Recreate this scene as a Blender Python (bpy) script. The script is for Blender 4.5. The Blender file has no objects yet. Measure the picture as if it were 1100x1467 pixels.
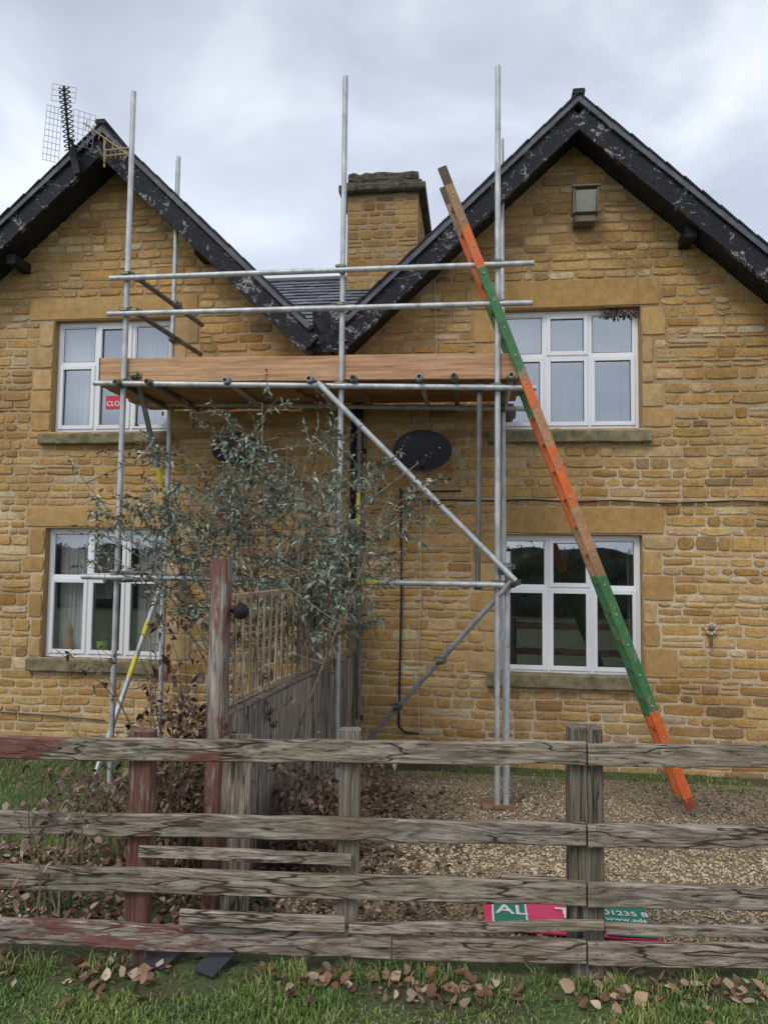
import bpy, math, random
import numpy as np
from mathutils import Vector, Matrix
from mathutils import noise as mn
rad=math.radians
random.seed(5); rng=np.random.default_rng(5)
U=random.uniform
scene=bpy.context.scene
# ------------------------------------------------------------ survey (camera station + planes)
FL=1059.0; CAM=Vector((0,0,2.0))
YAW=7.0
R=Matrix.Rotation(rad(YAW),3,'Z')@Matrix.Rotation(rad(93.8),3,'X')@Matrix.Rotation(rad(0.7),3,'Z')
def ray(u,v): return R@Vector(((u-550)/FL,-(v-733.5)/FL,-1))
def on(u,v,Y):
    d=ray(u,v); return CAM+d*(Y/d.y)
FA=rad(5.5); FD=3.72
FDIR=Vector((math.cos(FA),math.sin(FA),0)); FN=Vector((-math.sin(FA),math.cos(FA),0))
def onF(u,v,off=0.0):
    d=ray(u,v); return CAM+d*((FD+off)/d.dot(FN))
def gnd(u,v,z=0):
    d=ray(u,v); return CAM+d*((z-2.0)/d.z)

# ------------------------------------------------------------ mesh builder
class MB:
    def __init__(s): s.v=[];s.f=[];s.m=[];s.c=[]
    def add(s,vs,fs,mi=0,col=(1,1,1)):
        b=len(s.v); s.v.extend([tuple(p) for p in vs]); s.c.extend([col]*len(vs))
        for f in fs: s.f.append(tuple(i+b for i in f)); s.m.append(mi)
    def beam(s,p0,p1,w,h,up=(0,0,1),mi=0,col=(1,1,1),segs=1,jit=0.0,ch=0.004,tw=0.0):
        p0=Vector(p0);p1=Vector(p1);d=(p1-p0).normalized();up=Vector(up)
        sd=d.cross(up).normalized();uu=sd.cross(d).normalized()
        a=w/2;b=h/2;c=min(ch,a*.5,b*.5)
        prof=[(-a+c,-b),(a-c,-b),(a,-b+c),(a,b-c),(a-c,b),(-a+c,b),(-a,b-c),(-a,-b+c)]
        vs=[];fs=[]
        for i in range(segs+1):
            t=i/segs;p=p0.lerp(p1,t)
            if jit and 0<i<segs: p=p+uu*U(-jit,jit)+sd*U(-jit,jit)*.5
            for (x,y) in prof:
                k=jit*.35
                vs.append(p+sd*(x+U(-k,k))+uu*(y+U(-k,k)))
        for i in range(segs):
            for j in range(8):
                k=(j+1)%8; fs.append((i*8+j,i*8+k,i*8+8+k,i*8+8+j))
        fs.append(tuple(range(7,-1,-1)));n=segs*8;fs.append(tuple(range(n,n+8)))
        s.add(vs,fs,mi,col)
    def box(s,x0,x1,y0,y1,z0,z1,mi=0,col=(1,1,1),ch=0.003):
        s.beam(((x0+x1)/2,(y0+y1)/2,z0),((x0+x1)/2,(y0+y1)/2,z1),abs(x1-x0),abs(y1-y0),up=(0,1,0),mi=mi,col=col,ch=ch)
    def tube(s,pts,r,n=10,mi=0,col=(1,1,1),caps=True):
        pts=[Vector(p) for p in pts]; k=len(pts)
        rs=r if isinstance(r,(list,tuple)) else [r]*k
        vs=[];fs=[]
        for i,p in enumerate(pts):
            d=(pts[min(i+1,k-1)]-pts[max(i-1,0)]).normalized()
            a=Vector((0,0,1)) if abs(d.z)<.9 else Vector((1,0,0))
            x=d.cross(a).normalized();y=d.cross(x)
            for j in range(n):
                t=2*math.pi*j/n; vs.append(p+(x*math.cos(t)+y*math.sin(t))*rs[i])
        for i in range(k-1):
            for j in range(n):
                q=(j+1)%n; fs.append((i*n+j,i*n+q,i*n+n+q,i*n+n+j))
        if caps:
            fs.append(tuple(range(n-1,-1,-1)));b=(k-1)*n;fs.append(tuple(range(b,b+n)))
        s.add(vs,fs,mi,col)
    def build(s,name,mats,parent=None,smooth=False):
        me=bpy.data.meshes.new(name); me.from_pydata(s.v,[],s.f)
        for m in mats: me.materials.append(m)
        me.polygons.foreach_set('material_index',s.m)
        if smooth: me.polygons.foreach_set('use_smooth',[True]*len(s.f))
        ca=me.color_attributes.new('Col','FLOAT_COLOR','POINT')
        arr=np.ones((len(s.v),4),np.float32); arr[:,:3]=np.array(s.c,np.float32)
        ca.data.foreach_set('color',arr.ravel()); me.update()
        ob=bpy.data.objects.new(name,me); scene.collection.objects.link(ob)
        if smooth:
            try: me.set_sharp_from_angle(angle=rad(40))
            except Exception: pass
        if parent: ob.parent=parent
        return ob
def fast(name,V,Fa,C,mat,parent=None,smooth=False):
    V=np.asarray(V,np.float32).reshape(-1,3);Fa=np.asarray(Fa,np.int32);k=Fa.shape[1]
    me=bpy.data.meshes.new(name); me.vertices.add(len(V)); me.vertices.foreach_set('co',V.ravel())
    me.loops.add(Fa.size); me.loops.foreach_set('vertex_index',Fa.ravel())
    me.polygons.add(len(Fa)); me.polygons.foreach_set('loop_start',np.arange(0,Fa.size,k,dtype=np.int32))
    if smooth: me.polygons.foreach_set('use_smooth',np.ones(len(Fa),bool))
    me.materials.append(mat); me.update(calc_edges=True)
    ca=me.color_attributes.new('Col','FLOAT_COLOR','POINT')
    arr=np.ones((len(V),4),np.float32);arr[:,:3]=C; ca.data.foreach_set('color',arr.ravel())
    ob=bpy.data.objects.new(name,me); scene.collection.objects.link(ob)
    if parent: ob.parent=parent
    return ob
def empty(name,loc=(0,0,0)):
    e=bpy.data.objects.new(name,None); e.empty_display_size=.3; scene.collection.objects.link(e); return e

# ------------------------------------------------------------ materials
class NT:
    def __init__(s,name):
        s.m=bpy.data.materials.new(name); s.m.use_nodes=True; s.t=s.m.node_tree; s.n=s.t.nodes; s.l=s.t.links
        s.b=s.n['Principled BSDF']; s.out=s.n['Material Output']
        s.tc=s.n.new('ShaderNodeTexCoord')
    def noise(s,scale=5,detail=5,st=(1,1,1),rough=.6,dist=0):
        mp=s.n.new('ShaderNodeMapping'); mp.inputs['Scale'].default_value=st
        s.l.new(s.tc.outputs['Object'],mp.inputs['Vector'])
        n=s.n.new('ShaderNodeTexNoise'); n.inputs['Scale'].default_value=scale;n.inputs['Detail'].default_value=min(detail,5)
        n.inputs['Roughness'].default_value=rough; n.inputs['Distortion'].default_value=dist
        s.l.new(mp.outputs[0],n.inputs['Vector']); return n.outputs['Fac']
    def voro(s,scale,st=(1,1,1)):
        mp=s.n.new('ShaderNodeMapping'); mp.inputs['Scale'].default_value=st; s.l.new(s.tc.outputs['Object'],mp.inputs['Vector'])
        v=s.n.new('ShaderNodeTexVoronoi'); v.inputs['Scale'].default_value=scale; s.l.new(mp.outputs[0],v.inputs['Vector']); return v.outputs['Distance']
    def ramp(s,fac,stops,interp='LINEAR'):
        r=s.n.new('ShaderNodeValToRGB'); r.color_ramp.interpolation=interp; e=r.color_ramp.elements
        while len(e)<len(stops): e.new(.5)
        for i,(p,c) in enumerate(stops):
            e[i].position=p; e[i].color=(c,c,c,1) if isinstance(c,(int,float)) else (*c,1)
        s.l.new(fac,r.inputs[0]); return r.outputs[0]
    def mix(s,fac,a,b,mode='MIX'):
        m=s.n.new('ShaderNodeMix'); m.data_type='RGBA'; m.blend_type=mode
        ins=[i for i in m.inputs if i.name=='Factor' and i.type=='VALUE'][0]
        A=[i for i in m.inputs if i.name=='A' and i.type=='RGBA'][0]; B=[i for i in m.inputs if i.name=='B' and i.type=='RGBA'][0]
        for sock,val in ((ins,fac),(A,a),(B,b)):
            if isinstance(val,(int,float)): sock.default_value=val
            elif isinstance(val,tuple): sock.default_value=(*val,1)
            else: s.l.new(val,sock)
        return [o for o in m.outputs if o.type=='RGBA'][0]
    def attr(s):
        a=s.n.new('ShaderNodeAttribute'); a.attribute_name='Col'; return a.outputs['Color']
    def math(s,op,a,b=0):
        m=s.n.new('ShaderNodeMath'); m.operation=op
        for i,val in enumerate((a,b)):
            if isinstance(val,(int,float)): m.inputs[i].default_value=val
            else: s.l.new(val,m.inputs[i])
        return m.outputs[0]
    def sep(s):
        x=s.n.new('ShaderNodeSeparateXYZ'); s.l.new(s.tc.outputs['Object'],x.inputs[0]); return x.outputs
    def bump(s,h,strength=.3,dist=.01):
        b=s.n.new('ShaderNodeBump'); b.inputs['Strength'].default_value=strength;b.inputs['Distance'].default_value=dist
        s.l.new(h,b.inputs['Height']); s.l.new(b.outputs[0],s.b.inputs['Normal'])
    def fin(s,col=None,rough=.8,metal=0,spec=None):
        if col is not None:
            if isinstance(col,tuple): s.b.inputs['Base Color'].default_value=(*col,1)
            else: s.l.new(col,s.b.inputs['Base Color'])
        s.b.inputs['Roughness'].default_value=rough; s.b.inputs['Metallic'].default_value=metal
        if spec is not None: s.b.inputs['Specular IOR Level'].default_value=spec
        return s.m
def simple(name,c1,c2,scale=8,st=(1,1,1),rough=.8,metal=0,bs=.3,bd=.005,bscale=None,attr=False,spec=None):
    t=NT(name); n=t.noise(scale,4,st); c=t.ramp(n,[(.32,c1),(.68,c2)])
    if attr: c=t.mix(1.0,c,t.attr(),'MULTIPLY')
    if bs>.05:
        h=t.noise(bscale or scale*3,3,st); t.bump(h,bs,bd)
    return t.fin(c,rough,metal,spec)

def stone_mat(name,w=0.0):
    t=NT(name)
    base=t.attr()
    n=t.noise(26,5,(1,1,1),.75); c=t.mix(1.0,base,t.ramp(n,[(.28,(.66,.61,.56)),(.5,(1,1,1)),(.72,(1.22,1.22,1.20))]),'MULTIPLY')
    n2=t.noise(1.1,4); c=t.mix(1.0,c,t.ramp(n2,[(.32,(.82,.78,.74)),(.52,(1,1,1)),(.72,(1.10,1.10,1.10))]),'MULTIPLY')
    n3=t.noise(7,5,(1,1,1),.75); k=t.ramp(n3,[(.60-w,0),(.72-w,.42+w*3)]); c=t.mix(k,c,(.19,.14,.09))
    k4=t.ramp(t.noise(11,4,(1,1,1),.7),[(.62,0),(.72,.4)]); c=t.mix(k4,c,(.64,.53,.36))
    h=t.noise(38,5,(1,1,1.3),.78); t.bump(h,.85,.016)
    return t.fin(c,.93,0,.2)
M_stone=stone_mat('ironstone'); M_chst=stone_mat('weathered_ironstone',.10)
def mortarm():
    t=NT('mortar'); z=t.sep()[2]
    n=t.noise(2.2,4); f=t.math('ADD',n,t.math('MULTIPLY',z,-.06))
    c=t.ramp(f,[(.16,(.38,.26,.13)),(.36,(.50,.38,.22)),(.56,(.68,.58,.42))])
    f2=t.noise(60,3); c=t.mix(1.0,c,t.ramp(f2,[(.3,.78),(.7,1.1)]),'MULTIPLY'); t.bump(f2,.8,.01); return t.fin(c,.95)
M_mortar=mortarm()
def ashm():
    t=NT('dressed_stone'); c=t.mix(1.0,t.attr(),t.ramp(t.noise(12,5,(1,1,1),.7),[(.28,(.76,.73,.68)),(.7,(1.12,1.12,1.12))]),'MULTIPLY')
    c=t.mix(t.ramp(t.noise(4,5,(1,1,1),.75),[(.54,0),(.72,.5)]),c,(.24,.17,.10)); t.bump(t.noise(45,4,(1,1,1),.7),.45,.01); return t.fin(c,.93,0,.2)
M_ash=ashm()
def brickwall(name):
    t=NT(name); mp=t.n.new('ShaderNodeMapping'); mp.inputs['Rotation'].default_value=(rad(90),0,rad(90))
    t.l.new(t.tc.outputs['Object'],mp.inputs[0]); b=t.n.new('ShaderNodeTexBrick'); t.l.new(mp.outputs[0],b.inputs['Vector'])
    b.inputs['Color1'].default_value=(.42,.27,.11,1);b.inputs['Color2'].default_value=(.5,.34,.16,1);b.inputs['Mortar'].default_value=(.4,.3,.17,1)
    b.inputs['Scale'].default_value=1;b.inputs['Brick Width'].default_value=.28;b.inputs['Row Height'].default_value=.11;b.inputs['Mortar Size'].default_value=.008
    n=t.noise(20,6); c=t.mix(1.0,b.outputs[0],t.ramp(n,[(.3,.6),(.7,1.1)]),'MULTIPLY'); t.bump(n,.6,.02); return t.fin(c,.95)
M_side=brickwall('side_stone')
M_sill=simple('mossy_sill',(.11,.10,.055),(.30,.26,.15),9,rough=.95,bs=.6,bscale=40)
M_upvc=simple('white_upvc',(.80,.81,.83),(.86,.87,.88),2,rough=.35,bs=.0)
def slate():
    t=NT('slate'); n=t.noise(9,4); c=t.ramp(n,[(.3,(.06,.065,.08)),(.7,(.13,.14,.165))])
    t.bump(n,.4,.01); return t.fin(c,.6)
M_slate=slate()
def barge():
    t=NT('peeling_black_paint'); n=t.noise(5.5,5,(1,1,1),.78,.8); k=t.ramp(n,[(.550,0),(.580,1)])
    g=t.noise(30,4,(1,1,1),.7); wood=t.ramp(g,[(.3,(.15,.145,.145)),(.7,(.46,.445,.44))])
    k2=t.math('MULTIPLY',k,t.ramp(t.noise(34,4,(1,1,1),.75),[(.46,0),(.53,1)]))
    c=t.mix(k2,t.ramp(g,[(.3,(.008,.008,.011)),(.7,(.030,.030,.037))]),wood); t.bump(k2,-.5,.01) ; return t.fin(c,.7,0,.25)
M_barge=barge()
M_black=simple('black_paint',(.010,.010,.012),(.03,.03,.032),10,rough=.65,bs=.2,spec=.25)
M_moss=simple('mossy_concrete',(.03,.027,.018),(.13,.115,.075),14,rough=.95,bs=.8,bd=.02)
def galv(name,c1,c2,rust):
    t=NT(name); c=t.ramp(t.noise(14,4,(1,1,.5)),[(.3,c1),(.7,c2)])
    c=t.mix(t.ramp(t.noise(9,5,(1,1,1),.75),[(.58,0),(.68,rust)]),c,(.22,.16,.11))
    return t.fin(c,.5,.3)
M_tube=galv('galvanised_tube',(.34,.36,.365),(.62,.64,.65),.5)
M_oldtube=galv('weathered_tube',(.10,.095,.08),(.24,.22,.20),.9)
M_coup=galv('coupler_steel',(.05,.07,.045),(.16,.17,.12),.8)
M_tape=simple('yellow_tape',(.62,.52,.03),(.74,.64,.08),10,rough=.5,bs=0)
def boardm(name,c1,c2,c3):
    t=NT(name); g=t.noise(3.2,5,(.45,11,11),.65,.8); c=t.ramp(g,[(.3,c1),(.5,c2),(.7,c3)])
    f=t.noise(30,4,(.06,1.4,1.4),.7); c=t.mix(1.0,c,t.ramp(f,[(.35,.70),(.55,1.05)]),'MULTIPLY')
    c=t.mix(t.ramp(t.voro(2.3,(1,1.6,1.9)),[(.03,.9),(.06,0)]),c,(.12,.055,.025)) 
    c=t.mix(t.ramp(t.noise(4,5,(.6,1,2),.75),[(.50,0),(.70,.65)]),c,(.30,.20,.13)); c=t.mix(1.0,c,t.attr(),'MULTIPLY')
    t.bump(f,.3,.004); return t.fin(c,.8,0,.3)
M_board=boardm('scaffold_board',(.38,.20,.10),(.55,.33,.185),(.63,.44,.28))
def weathered(name,horizontal=True,red=None):
    t=NT(name); st=(.30,5,5) if horizontal else (5,5,.30)
    g=t.noise(5,5,st,.7,1.6); c=t.ramp(g,[(.30,(.13,.105,.08)),(.48,(.29,.245,.20)),(.68,(.50,.45,.39))])
    # growth rings and splits along the grain
    lo=t.noise(4,2,(.09,2.2,2.2) if horizontal else (2.2,2.2,.09),.5,.3)
    ring=t.math('SINE',t.math('MULTIPLY',lo,75.0)); c=t.mix(1.0,c,t.ramp(t.math('MULTIPLY_ADD' if False else 'MULTIPLY',t.math('ADD',ring,1.0),.5),[(.0,.62),(.35,1.0),(1,1.10)]),'MULTIPLY')
    st2=(.03,2.6,2.6) if horizontal else (2.6,2.6,.03)
    f=t.noise(45,4,st2,.65,.35); c=t.mix(1.0,c,t.ramp(f,[(.36,.18),(.42,.85),(.55,1.0),(.7,1.15)]),'MULTIPLY')
    cr_=t.math('ABSOLUTE',t.math('SUBTRACT',t.noise(6,3,(.10,1.6,1.6) if horizontal else (1.6,1.6,.10),.5,.2),.5)); split=t.ramp(cr_,[(.004,0),(.014,1)])
    c=t.mix(split,(.045,.035,.028),c)
    kn=t.voro(1.0,(1.9,4.5,9) if horizontal else (9,4.5,1.9)); c=t.mix(t.ramp(kn,[(.06,.85),(.13,0)]),c,(.06,.045,.035))
    big=t.noise(2.2,4); c=t.mix(t.ramp(big,[(.48,0),(.70,.5)]),c,(.17,.14,.085))
    if red is not None:
        gx=t.math('MULTIPLY',t.math('ADD',t.sep()[0],1.0),-.06)
        gx=t.math('ADD',gx,red)
        k=t.ramp(t.math('ADD',t.noise(2.6,5,(.5,2,2) if horizontal else (2,2,.5),.8),gx),[(.59,0),(.65,.85)])
        c=t.mix(k,c,t.ramp(f,[(.3,(.10,.035,.028)),(.7,(.25,.095,.078))]))
    c=t.mix(1.0,c,t.attr(),'MULTIPLY')
    t.bump(t.math('ADD',f,split),.6,.005); return t.fin(c,.85,0,.3)
M_rail=weathered('weathered_rail',True,.02)
M_post=weathered('weathered_post',False)
M_redpost=weathered('red_painted_post',False,.11)
def leafm(name,trn=0):
    t=NT(name); c=t.attr(); t.fin(c,.6,0,.3)
    if trn:
        tr=t.n.new('ShaderNodeBsdfTranslucent'); t.l.new(c,tr.inputs[0]); ms=t.n.new('ShaderNodeMixShader'); ms.inputs[0].default_value=trn
        t.l.new(t.b.outputs[0],ms.inputs[1]); t.l.new(tr.outputs[0],ms.inputs[2]); t.l.new(ms.outputs[0],t.out.inputs[0])
    return t.m
M_leaf=leafm('leaves'); M_grass=leafm('grass_blades',.25)
M_bark=simple('bark',(.14,.11,.08),(.34,.29,.23),20,rough=.9,attr=True,bs=0)
M_peb=leafm('pebble_stone')
def glassm(name,k,tint):
    t=NT(name); tr=t.n.new('ShaderNodeBsdfTransparent'); tr.inputs[0].default_value=(.85,.88,.88,1)
    gl=t.n.new('ShaderNodeBsdfGlossy'); gl.inputs[0].default_value=(*tint,1); gl.inputs['Roughness'].default_value=.015
    nb=t.n.new('ShaderNodeBump'); nb.inputs['Strength'].default_value=.05; t.l.new(t.noise(2.5,2),nb.inputs['Height']); t.l.new(nb.outputs[0],gl.inputs['Normal'])
    ms=t.n.new('ShaderNodeMixShader'); ms.inputs[0].default_value=k; t.l.new(tr.outputs[0],ms.inputs[1]);t.l.new(gl.outputs[0],ms.inputs[2]);t.l.new(ms.outputs[0],t.out.inputs[0]); return t.m
M_glass=glassm('window_glass',.33,(.9,.94,1))
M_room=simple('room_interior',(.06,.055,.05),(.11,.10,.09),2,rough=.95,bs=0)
M_curt=simple('net_curtain',(.62,.62,.60),(.80,.80,.78),5,rough=.9,attr=True,bs=0)
def plain(name,c,rough=.6,metal=0): return simple(name,tuple(x*.88 for x in c),tuple(min(1,x*1.08) for x in c),15,rough=rough,metal=metal,bs=0)

# ------------------------------------------------------------ house
WY=7.5; BY=7.12
house=empty('stone_house')
PL=on(147,180,BY); PRr=on(828,137,BY)
VLt=on(443,462,BY); VRt=on(497,452,BY)
sR=(PRr.z-VRt.z)/(PRr.x-VRt.x); rr=on(1100,356,BY); sR2=(PRr.z-rr.z)/(rr.x-PRr.x)
sL=(PL.z-VLt.z)/(VLt.x-PL.x); ll=on(0,318,BY); sL2=(PL.z-ll.z)/(PL.x-ll.x)
XV=(VLt.x+VRt.x)/2
XL=PL.x-(XV-PL.x)-.05; XR=PRr.x+(PRr.x-XV)+.05
def roofz(x):
    if x<PL.x: return PL.z-sL2*(PL.x-x)
    if x<XV: return PL.z-sL*(x-PL.x)
    if x<PRr.x: return PRr.z-sR*(PRr.x-x)
    return PRr.z-sR2*(x-PRr.x)
def wrect(uL,vT,uR,vB,Y=WY):
    vm=(vT+vB)/2;um=(uL+uR)/2
    return (on(uL,vm,Y).x,on(uR,vm,Y).x,on(um,vB,Y).z,on(um,vT,Y).z)
WIN={'LU':wrect(77,458,244,618),'LL':wrect(63,757,238,944),'RU':wrect(712,442,917,614),'RL':wrect(716,766,920,968)}
blocks=[]
A1=(.50,.32,.135);A2=(.53,.36,.175);A3=(.45,.28,.11);A4=(.49,.34,.17)
def quoin(side,win,seed):
    x0,x1,z0,z1=WIN[win]; random.seed(seed); z=z0-.0
    while z<z1-.02:
        h=U(.19,.30)
        if z1-z-h<.12: h=z1-z
        w=U(.13,.34); c=random.choice([A1,A2,A3,A4])
        k=U(.92,1.08); c=tuple(q*k for q in c)
        if side=='r': blocks.append((x1,x1+w,z,z+h-.004,c))
        else: blocks.append((x0-w,x0,z,z+h-.004,c))
        z+=h
quoin('r','RU',1);quoin('r','RL',2);quoin('l','LU',3);quoin('l','LL',4);quoin('l','RU',7);quoin('l','RL',8);quoin('r','LU',5);quoin('r','LL',6)
for w,(a,b,h,c) in {'RU':(.28,.20,.30,A3),'RL':(.0,.22,.28,A3),'LU':(.26,.3,.26,A1),'LL':(.2,.25,.24,A1)}.items():
    x0,x1,z0,z1=WIN[w]
    blocks.append((x0-a-.05,x1+b,z1+.002,z1+h,c))
random.seed(11)
xs=sorted(set([XL+.1,PL.x,XV,PRr.x,XR-.1]+[w[i] for w in WIN.values() for i in (0,1)]))
mb=MB()
for a,b in zip(xs[:-1],xs[1:]):
    m=(a+b)/2; ws=sorted([(w[2],w[3]) for w in WIN.values() if w[0]<m<w[1]])
    z=-.2
    for (q0,q1) in ws:
        mb.add([(a,WY,z),(b,WY,z),(b,WY,q0),(a,WY,q0)],[(0,1,2,3)]); z=q1
    mb.add([(a,WY,z),(b,WY,z),(b,WY,roofz(b-1e-4)-.06),(a,WY,roofz(a+1e-4)-.06)],[(0,1,2,3)])
mb.build('mortar_wall',[M_mortar],house)
CM=1.04
def stonecol(x=0,z=0):
    r=random.random()+.25*mn.noise(Vector((x*.7,z*.7,4)))
    if r<.56: c=(.52,.325,.130)
    elif r<.77: c=(.57,.39,.185)
    elif r<.88: c=(.44,.255,.090)
    elif r<.95: c=(.60,.47,.28)
    else: c=(.34,.22,.11)
    k=U(.84,1.10)*CM*(1+.14*mn.noise(Vector((x*.45,z*.5,9)))); return (c[0]*k,c[1]*k*U(.97,1.03),c[2]*k*U(.9,1.1))
def stone(mb,x0,x1,z0,z1,M,col,j=.005,dep=None):
    g=U(.003,.007); x0+=g;x1-=g;z0+=g;z1-=g
    if x1-x0<.03 or z1-z0<.025: return
    w=x1-x0;h=z1-z0; d=dep or U(.005,.016)
    c=U(.004,.015)
    ring=[(x0+c,z0+c*.6),(x0+w*U(.35,.65),z0),(x1-c,z0+c*.6),(x1,z0+h*.5),(x1-c,z1-c*.6),(x0+w*U(.35,.65),z1),(x0+c,z1-c*.6),(x0,z0+h*.5)]
    ring=[(x+U(-j,j),z+U(-j,j)) for x,z in ring]
    cx=(x0+x1)/2;cz=(z0+z1)/2; e=.008
    inn=[(x+(e if x<cx-.01 else -e if x>cx+.01 else 0),z+(e if z<cz-.008 else -e if z>cz+.008 else 0)) for x,z in ring]
    vs=[M(x,z,-.002) for x,z in ring]+[M(x,z,d*U(.75,1.1)) for x,z in inn]+[M(cx+U(-.02,.02),cz,d+U(-.002,.006))]
    fs=[(i,(i+1)%8,8+(i+1)%8,8+i) for i in range(8)]+[(8+i,8+(i+1)%8,16) for i in range(8)]
    mb.add(vs,fs,0,col)
def courses(mb,x0,x1,z0,z1,M,blk=(),top=None,hr=(.074,.118),wr=(.11,.37)):
    edges=sorted(set([round(b[2],3) for b in blk]+[round(b[3],3) for b in blk]))
    z=z0
    while z<z1:
        h=U(*hr)
        for e in edges:
            if z<e-.02 and z+h>e-.05 and e-z<h+.05: h=e-z; break
        iv=[(x0,x1)]
        for b in blk:
            if b[2]<z+h-.012 and b[3]>z+.012:
                nv=[]
                for (p,q) in iv:
                    if b[1]<=p or b[0]>=q: nv.append((p,q))
                    else:
                        if b[0]>p: nv.append((p,b[0]))
                        if b[1]<q: nv.append((b[1],q))
                iv=nv
        for (p,q) in iv:
            x=p
            while x<q-.01:
                w=U(*wr)*(1.1 if h>.09 else .9)
                if q-x-w<.08: w=q-x
                if w>.5: w=w/2
                if top is None or (z+h<top(x)-.1 and z+h<top(x+w)-.1):
                    if h>.095 and random.random()<.10:
                        s_=U(.4,.6); stone(mb,x,x+w,z,z+h*s_,M,stonecol(x,z));stone(mb,x,x+w,z+h*s_,z+h,M,stonecol(x,z))
                    else: stone(mb,x,x+w,z,z+h,M,stonecol(x,z))
                x+=w
        z+=h
def Mw(x,z,d): return Vector((x,WY-d,z+.016*mn.noise(Vector((x*1.1,z*.8,2)))+.006*mn.noise(Vector((x*5,z*3,2)))))
Mf=lambda x,z,d: Vector((x,WY-d,z))
allb=[(*w,0) for w in WIN.values()]+blocks
mb=MB()
courses(mb,XL+.1,XV-.02,-.05,7,Mw,[b for b in allb if b[0]<XV],roofz)
courses(mb,XV+.02,XR-.1,-.05,7,Mw,[b for b in allb if b[0]>XV-.3],roofz)
mb.build('stone_facing',[M_stone],house)
mb=MB()
for b in blocks: stone(mb,b[0],b[1],b[2],b[3],Mf,b[4],.002,.014)
mb.build('dressed_stone_surrounds',[M_ash],house)
def window(key,curt=None,room=(1,1,1)):
    x0,x1,z0,z1=WIN[key]; fr=MB(); yf=WY+.07; t=.05
    mbr=MB()
    for a in (x0,x1):
        mbr.add([(a,WY-.014,z0),(a,WY+.16,z0),(a,WY+.16,z1),(a,WY-.014,z1)],[(0,1,2,3)],0,(.46,.31,.15))
    mbr.add([(x0,WY-.014,z1),(x1,WY-.014,z1),(x1,WY+.16,z1),(x0,WY+.16,z1)],[(0,1,2,3)],0,(.42,.28,.13))
    mbr.build('window_reveal',[M_ash],house)
    W=x1-x0;H=z1-z0
    e=.004
    fr.box(x0+e,x0+t,yf,yf+.06,z0,z1);fr.box(x1-t,x1-e,yf,yf+.06,z0,z1)
    fr.box(x0+t,x1-t,yf+.001,yf+.06,z1-t,z1-e);fr.box(x0+t,x1-t,yf+.001,yf+.06,z0,z0+t)
    ms=[x0+W*.345,x0+W*.655]
    for m in ms: fr.box(m-.022,m+.022,yf+.002,yf+.06,z0+t,z1-t)
    zt=z1-H*.385
    edges=[x0+t,ms[0]-.022,ms[0]+.022,ms[1]-.022,ms[1]+.022,x1-t]
    gl=MB()
    for i in range(3):
        a,b=edges[2*i],edges[2*i+1]
        fr.box(a,b,yf+.003,yf+.06,zt-.02,zt+.02)
        for (c,d) in ((z0+t,zt-.02),(zt+.02,z1-t)):
            s=.032 if (i==1 or c<zt-.1) else .012; y=yf-.014 if s>.02 else yf+.012
            fr.box(a-.008,a+s,y,yf+.03,c-.008,d+.008);fr.box(b-s,b+.008,y,yf+.03,c-.008,d+.008)
            fr.box(a+s,b-s,y+.002,yf+.03,c-.008,c+s);fr.box(a+s,b-s,y+.002,yf+.03,d-s,d+.008)
            k=.006
            for (g0,g1,g2,g3) in ((a+s,a+s+k,c+s,d-s),(b-s-k,b-s,c+s,d-s),(a+s+k,b-s-k,c+s,c+s+k),(a+s+k,b-s-k,d-s-k,d-s)):
                fr.add([(g0,yf+.017,g2),(g1,yf+.017,g2),(g1,yf+.017,g3),(g0,yf+.017,g3)],[(0,1,2,3)],1)
            gl.add([(a+s,yf+.02,c+s),(b-s,yf+.02,c+s),(b-s,yf+.02,d-s),(a+s,yf+.02,d-s)],[(0,1,2,3)])
    fr.build('window_frame',[M_upvc,M_black],house); gl.build('window_glass',[M_glass],house)
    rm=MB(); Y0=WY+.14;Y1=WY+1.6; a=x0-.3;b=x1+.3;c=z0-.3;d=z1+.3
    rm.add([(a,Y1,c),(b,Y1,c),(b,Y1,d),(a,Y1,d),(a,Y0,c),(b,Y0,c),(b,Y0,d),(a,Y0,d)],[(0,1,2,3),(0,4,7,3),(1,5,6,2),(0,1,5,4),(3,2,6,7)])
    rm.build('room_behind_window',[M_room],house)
    if curt:
        cm=MB()
        for (f0,f1,zb,k) in curt:
            n=60;vs=[];ph=U(0,6)
            for i in range(n+1):
                t_=i/n
                y=WY+.20+.012*math.sin(i*.7+ph)+.008*math.sin(i*1.9)+.01*mn.noise(Vector((i*.3,ph,0)))
                x=x0+W*(f0+(f1-f0)*t_); vs+= [(x+.03*math.sin(ph+i*.15),y,z0+H*zb),(x,y,z1)]
            cm.add(vs,[(2*i,2*i+2,2*i+3,2*i+1) for i in range(n)],0,(k,k,k))
        cm.build('curtain',[M_curt],house,True)
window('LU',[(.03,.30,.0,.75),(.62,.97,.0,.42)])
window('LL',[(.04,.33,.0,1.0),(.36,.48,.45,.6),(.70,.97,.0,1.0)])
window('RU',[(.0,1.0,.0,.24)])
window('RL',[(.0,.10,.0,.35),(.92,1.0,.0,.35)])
x0,x1,z0,z1=WIN['LL']; so=MB()
def lathe(mb,cx,cy,z,prof,n=14,mi=0,col=(1,1,1)):
    vs=[];fs=[]
    for (r,h) in prof:
        for j in range(n):
            t=2*math.pi*j/n; vs.append((cx+r*math.cos(t),cy+r*math.sin(t),z+h))
    for i in range(len(prof)-1):
        for j in range(n):
            q=(j+1)%n; fs.append((i*n+j,i*n+q,i*n+n+q,i*n+n+j))
    mb.add(vs,fs,mi,col)
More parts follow.
